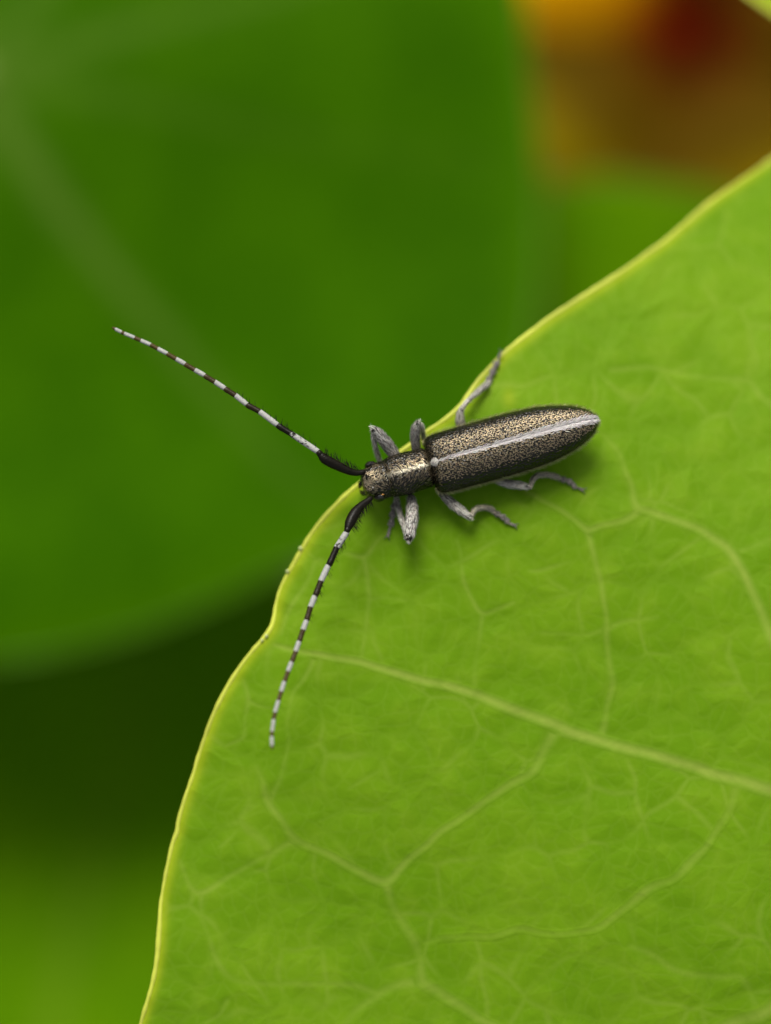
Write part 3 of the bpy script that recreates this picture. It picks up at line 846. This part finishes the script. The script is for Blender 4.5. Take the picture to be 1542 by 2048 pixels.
# scutellum: the round white scale between the wing cases
sc = blob('scutellum', bp(149.0, 0.5, 0.2275), (.0205, .0165, .0070), M_SCUT, beetle, 12, 0.05, ax=(AX, AV, AZ))
tag(sc, 'white rounded scale at the base of the stripe')
th = rng.random(500) * 2 * np.pi; rr = np.sqrt(rng.random(500))
dv = np.stack([rr * np.cos(th), rr * np.sin(th), np.sqrt(np.clip(1 - rr ** 2, 0, 1))], 1)
Ps = bp(149.0, 0.5, 0.2275) + dv[:, :1] * .0185 * AX + dv[:, 1:2] * .0165 * AV + dv[:, 2:] * .0075 * AZ
hairs('scale_hair', Ps, dv[:, :1] * AX + dv[:, 1:2] * AV + dv[:, 2:] * AZ, np.tile(AX, (500, 1)) + rng.normal(0, .2, (500, 3)), .010, .002, .2, jitter(np.array((.46, .44, .40)), 500, .3), M_HAIR, sc)

# eyes, bent round the root of each antenna
for sgn in (-1, 1):
    e = blob('eye', bp(24.0, sgn * 34.0, 0.150), (.024, .016, .036), M_EYE, beetle, 14, 0.10, ax=(AX, AV, AZ))
    if sgn > 0:
        blob('amber_spot', bp(31.0, 31.5, 0.180), (.0060, .0045, .006), M_AMBER, e, 8, 0.6, ax=(AX, AV, AZ))  # small amber blob against the near eye
    # mouthparts under the face
    tube_obj('jaw', np.array([bp(4, sgn * 12, .075), bp(-5, sgn * 9, .055), bp(-8, sgn * 3, .045)]), np.array([.014, .010, .004]), M_CHITIN, beetle, 8)

def grow_hair(G, parent, n, colr, name='hair_coat', ln=(.012, .022), wd=(.0009, .0016), along=None, lift=(.05, .3)):
    ctr = G.mean(1, keepdims=True)
    P, N, DU, fi, fj = sample_grid(G, n, wrap=True, outward=ctr)
    d = DU + rng.normal(0, .2, P.shape)
    hairs(name, P, N, d, rng.uniform(*ln, n), rng.uniform(*wd, n), rng.uniform(*lift, n), jitter(colr, n, .3), M_HAIR, parent)

# ---- legs: femur, tibia, tarsus.  rows: (px, py, z, half width px)
def lz(px, py):
    p = on_surface(np.array([[px, py]], float), z_front)[0]
    return float(p[2])

def crisp(rows, n):
    """straight runs with only slightly eased corners"""
    s_ = np.concatenate([[0], np.cumsum(np.linalg.norm(np.diff(rows[:, :2], axis=0), axis=1))])
    u_ = np.linspace(0, s_[-1], n)
    q = np.stack([np.interp(u_, s_, rows[:, k]) for k in range(rows.shape[1])], 1)
    q[1:-1] = (q[:-2] + 2 * q[1:-1] + q[2:]) / 4
    return q

def piece(name, rows, parent, nseg=12, flat=0.85, hair_n=0, hc=GREY, n=None):
    rows = np.array(rows, float)
    q = crisp(rows, n or max(18, 7 * len(rows)))
    p = at_many(q[:, :2], q[:, 2])
    r = (1.12 if name == 'femur' else 0.95) * q[:, 3] * PX * (D - q[:, 2]) / D
    o, G = tube_obj(name, p, r, M_LEG, parent, nseg, flat)
    if hair_n:
        grow_hair(G, o, hair_n, hc)
    return o, p, r

def tarsus(rows, parent, claw=True):
    """four padded joints and a pair of claws"""
    rows = np.array(rows, float)
    q = crisp(rows, 49)
    p = at_many(q[:, :2], q[:, 2])
    k = PX
    t = np.linspace(0, 1, 49)
    ph = np.modf(np.clip(t / 0.74, 0, .9999) * 3)[0]            # three joints, each widening to its end
    lobes = 0.48 + 0.72 * np.clip(ph / .85, 0, 1) ** .8 * np.where(ph > .88, .45, 1)
    lobes = np.where(t > 0.74, 0.40 + 0.22 * (t - .74) / .26, lobes)
    r = q[:, 3] * k * lobes
    G = tube(p, r, 12, 0.55)
    V = [G.reshape(-1, 3)]; F = [grid_faces(G.shape[0], 12, wrap_j=True)]
    off = len(V[0])
    tg = unit(p[-1] - p[-4]); side = unit(np.cross(tg, AZ))
    if claw:
        for s in (-1, 1):
            cp = spline([p[-1], p[-1] + tg * .012 + side * s * .008 + AZ * .003, p[-1] + tg * .020 + side * s * .013 - AZ * .008], 8)
            C = tube(cp, np.linspace(.0028, .0006, 8), 6)
            V.append(C.reshape(-1, 3)); F.append(grid_faces(C.shape[0], 6, wrap_j=True) + off); off += C.shape[0] * 6
    o = mesh_obj('tarsus', np.vstack(V), np.vstack(F), M_LEG, parent)
    grow_hair(G, o, 190, np.array((.26, .235, .18)), ln=(.007, .013))
    return o

def leg(fem, tib, tar, hair=(800, 520), hc=GREY, claw=True, tc=GREY):
    root = empty('leg')
    root.parent = beetle
    root.matrix_parent_inverse = Matrix.Translation(-beetle.location)
    piece('femur', fem, root, 14, 0.8, hair[0], hc)
    piece('tibia', tib, root, 12, 0.85, hair[1], tc)
    f1 = np.array(fem[-1], float); kp = at(f1[0], f1[1], f1[2])
    blob('knee', kp, (f1[3] * PX * 1.02,) * 3, M_CHITIN, root, 8, .25)
    tarsus(tar, root, claw)
    return root

z0 = lz(770, 935)
# far front (upper side of the picture)
leg([(800, 925, .10, 8), (788, 908, .125, 10.5), (772, 886, .155, 11.5), (757, 868, .180, 10), (749, 860, .190, 7.5)],
    [(748, 860, .188, 5.5), (747, 872, .165, 5.5), (751, 895, .12, 5), (757, 916, .075, 5.5), (763, 932, .045, 5.5)],
    [(763, 932, .040, 6), (770, 945, .022, 6), (778, 958, z0 + .012, 5.5), (783, 968, z0 + .010, 4)], hc=np.array((.50, .48, .43)))
# far middle
leg([(835, 915, .09, 6), (832, 897, .12, 8), (830, 875, .155, 8.5), (831, 858, .180, 8.5), (835, 848, .192, 6.5)],
    [(836, 847, .190, 5), (842, 852, .165, 5.5), (845, 863, .10, 5.5), (846, 872, .055, 5.5)],
    [(846, 872, .045, 5.5), (849, 878, .025, 5.5), (855, 886, lz(855, 886) + .012, 5), (862, 892, lz(862, 892) + .010, 4)])
# far hind
z1 = lz(985, 745)
leg([(930, 872, .07, 6), (924, 857, .09, 8.5), (920, 842, .105, 8.5), (920, 828, .115, 6.5), (922, 821, .118, 5)],
    [(920, 823, .117, 5), (930, 808, .10, 4.6), (945, 793, .075, 5.5), (960, 780, .05, 6.5), (974, 768, .03, 6.5)],
    [(973, 769, z1 + .026, 6.5), (983, 748, z1 + .018, 6.5), (993, 727, z1 + .014, 6), (1001, 706, z1 + .012, 4)])
# near front
leg([(822, 994, .09, 7), (824, 1012, .115, 10), (824, 1035, .135, 11.5), (820, 1060, .150, 11), (818, 1074, .155, 9)],
    [(818, 1076, .150, 6), (811, 1062, .125, 5.5), (803, 1038, .085, 5.5), (796, 1014, .05, 6), (793, 1000, .035, 6)],
    [(793, 1001, .032, 6.5), (787, 1018, lz(787, 1018) + .020, 6.5), (783, 1045, lz(783, 1045) + .014, 6), (776, 1070, lz(776, 1070) + .010, 4.5)], hc=np.array((.50, .48, .43)))
# near middle
leg([(878, 978, .08, 5), (888, 992, .09, 7), (905, 1008, .095, 8.5), (922, 1021, .10, 8), (938, 1033, .10, 5.5)],
    [(941, 1037, .098, 3.6), (944, 1031, .092, 4.6), (948, 1022, .085, 5.6), (955, 1017, .075, 6), (969, 1015, .058, 5.6), (982, 1018, .042, 5.8), (986, 1022, .038, 5.0)],
    [(987, 1024, .030, 5.5), (999, 1030, lz(1000, 1030) + .018, 6), (1012, 1038, lz(1013, 1040) + .013, 5.5), (1017, 1046, lz(1013, 1040) + .012, 4.6), (1028, 1050, lz(1027, 1051) + .010, 4.2)], tc=np.array((.33, .30, .21)))
# near hind
leg([(985, 955, .08, 5), (1000, 963, .085, 6.5), (1018, 968, .09, 7.5), (1036, 970, .095, 7.5), (1053, 973, .095, 5)],
    [(1059, 977, .095, 3.6), (1062, 969, .090, 4.6), (1066, 959, .082, 5.6), (1075, 951, .072, 6), (1092, 949, .052, 5.6), (1112, 953, .036, 5.8), (1117, 956, .032, 5.0)],
    [(1118, 957, .026, 5.5), (1131, 960, lz(1130, 960) + .018, 6), (1144, 965, lz(1146, 969) + .013, 5.5), (1149, 973, lz(1146, 969) + .012, 4.6), (1164, 979, lz(1164, 979) + .010, 4.2)], tc=np.array((.33, .30, .21)))

# ---- antennae: scape, pedicel and ten banded joints each
def antenna(scape, joints, zs, wid, side, speckle_n=1):
    """scape: rows (px, py, half width); joints: rows (start, end of white, end of dark); side: +1 bristles to the left of the run"""
    root = empty('antenna')
    root.parent = beetle
    root.matrix_parent_inverse = Matrix.Translation(-beetle.location)
    tot = len(joints) + 1
    q = spline(np.array(scape, float), 30)
    z = np.linspace(zs[0], zs[1], 30)
    p = at_many(q[:, :2], z)
    r = q[:, 2] * PX
    zero = np.zeros(30)
    o, G = tube_obj('antenna_segment', p, r, M_ANT, root, 14, 1.0, {'band': zero, 'speckle': zero, 'brown': zero})
    BP, BD, BL = [], [], []
    def bristles(p, r, n, ln):
        tg = unit(np.gradient(p, axis=0)); sd = unit(np.cross(AZ[None], tg)) * side
        for _ in range(n):
            k = rng.integers(1, len(p) - 1)
            a = rng.normal(0, .55)
            out = unit(sd[k] * math.cos(a) + AZ * math.sin(a))
            BP.append(p[k] + out * r[k] * .9); BD.append(unit(out + tg[k] * rng.uniform(.3, .9))); BL.append(rng.uniform(*ln))
    bristles(p, r, 85, (.014, .040))
    # pedicel
    e = p[-1]; d = unit(p[-1] - p[-4])
    pp = np.array([e - d * .004, e + d * .006, e + d * .014])
    tube_obj('antenna_segment', pp, np.array([.0115, .0135, .012]), M_ANT, root, 12, 1.0, {'band': [0, 0, 0], 'speckle': [0, 0, 0], 'brown': [0, 0, 0]})
    m = len(joints)
    for k, (a, b, c) in enumerate(joints):
        za = zs[1] + (zs[2] - zs[1]) * k / m; zb = zs[1] + (zs[2] - zs[1]) * (k + 1) / m
        n_ = 26
        t = np.linspace(0.01, 0.985, n_)
        A, B, C_ = (np.array(x, float) for x in (a, b, c))
        L1 = np.linalg.norm(B - A); L2 = np.linalg.norm(C_ - B); fb = L1 / (L1 + L2)
        q = np.stack([np.interp(t, [0, fb, 1], [A[i], B[i], C_[i]]) for i in range(2)], 1)
        zz_ = za + (zb - za) * t
        p = at_many(q, zz_)
        w = wid[0] + (wid[1] - wid[0]) * (k + t) / m
        shape = 0.90 + 0.10 * np.clip(t / .12, 0, 1) + 0.10 * np.exp(-((t - .93) / .10) ** 2)
        if k == m - 1: shape = shape * np.where(t > .6, 1 - .55 * ((t - .6) / .4) ** 2, 1)
        r = w * PX * shape
        band = np.clip((fb - t) * (L1 + L2) / 7.0 + .5, 0, 1)
        spk = np.full(n_, 1.0 if k < speckle_n else 0.1) * np.clip((t - .2 * fb) / .3, 0, 1)
        if k < speckle_n: band = band * np.where(t > .30 * fb, .62, 1.0)
        brown = np.full(n_, np.clip(k / 5.0, 0, 1))
        o, G = tube_obj('antenna_segment', p, r, M_ANT, root, 12, 1.0, {'band': band, 'speckle': spk, 'brown': brown})
        if k < 3:
            bristles(p, r, (22, 12, 6)[k], (.012, .034))
    P = np.array(BP); Dr = np.array(BD); n = len(P)
    sdv = unit(np.cross(Dr, AZ[None]))
    N = unit(np.cross(sdv, Dr))
    o = hairs('bristles', P, N, Dr, np.array(BL), np.full(n, .0019), np.zeros(n), np.full((n, 3), .010), M_BRISTLE, root)
    return root

up_j = [((637, 904), (583, 868), (555.5, 851)), ((555, 850), (519, 823), (494.5, 810)), ((494, 809), (471, 791), (450.5, 778)), ((450, 777), (430, 764), (410, 752)),
        ((409.5, 751), (390, 740), (371, 729)), ((370.5, 728), (352.5, 718), (335, 708)), ((335, 707.5), (316, 697.5), (302, 690)), ((301.5, 689.5), (282, 681), (270, 676)),
        ((269.5, 675.5), (249, 667), (244, 665)), ((243.5, 664.5), (230.5, 658), (225, 655))]
antenna([(727, 944, 5.5), (715, 946, 6), (700, 943, 7.5), (680, 934, 9.3), (660, 924, 10.2), (648, 917, 9.4), (642, 910, 7)], up_j, (.19, .24, .22), (6.0, 3.3), -1)
lo_j = [((694.5, 1063), (673, 1096), (658, 1130)), ((656.5, 1131), (642, 1162), (631, 1191)), ((630, 1192), (621, 1214), (613.5, 1240)), ((613.5, 1240), (606, 1260), (599, 1281.5)),
        ((598.5, 1282), (591.5, 1303), (584, 1323)), ((583.5, 1323.5), (576, 1343), (569.5, 1362)), ((569, 1362.5), (562.5, 1383), (557, 1400)), ((557, 1400.5), (550, 1425), (547.5, 1438)),
        ((547.5, 1438.5), (544, 1463), (543.5, 1472)), ((543.5, 1472.5), (544, 1492), (545, 1499))]
antenna([(741, 997, 5.5), (734, 1003, 6.5), (722, 1012, 8), (710, 1026, 10.5), (701, 1043, 10.5), (696, 1056, 7.5)], lo_j, (.19, .24, .36), (6.4, 3.0), 1)

bpy.context.view_layer.update()
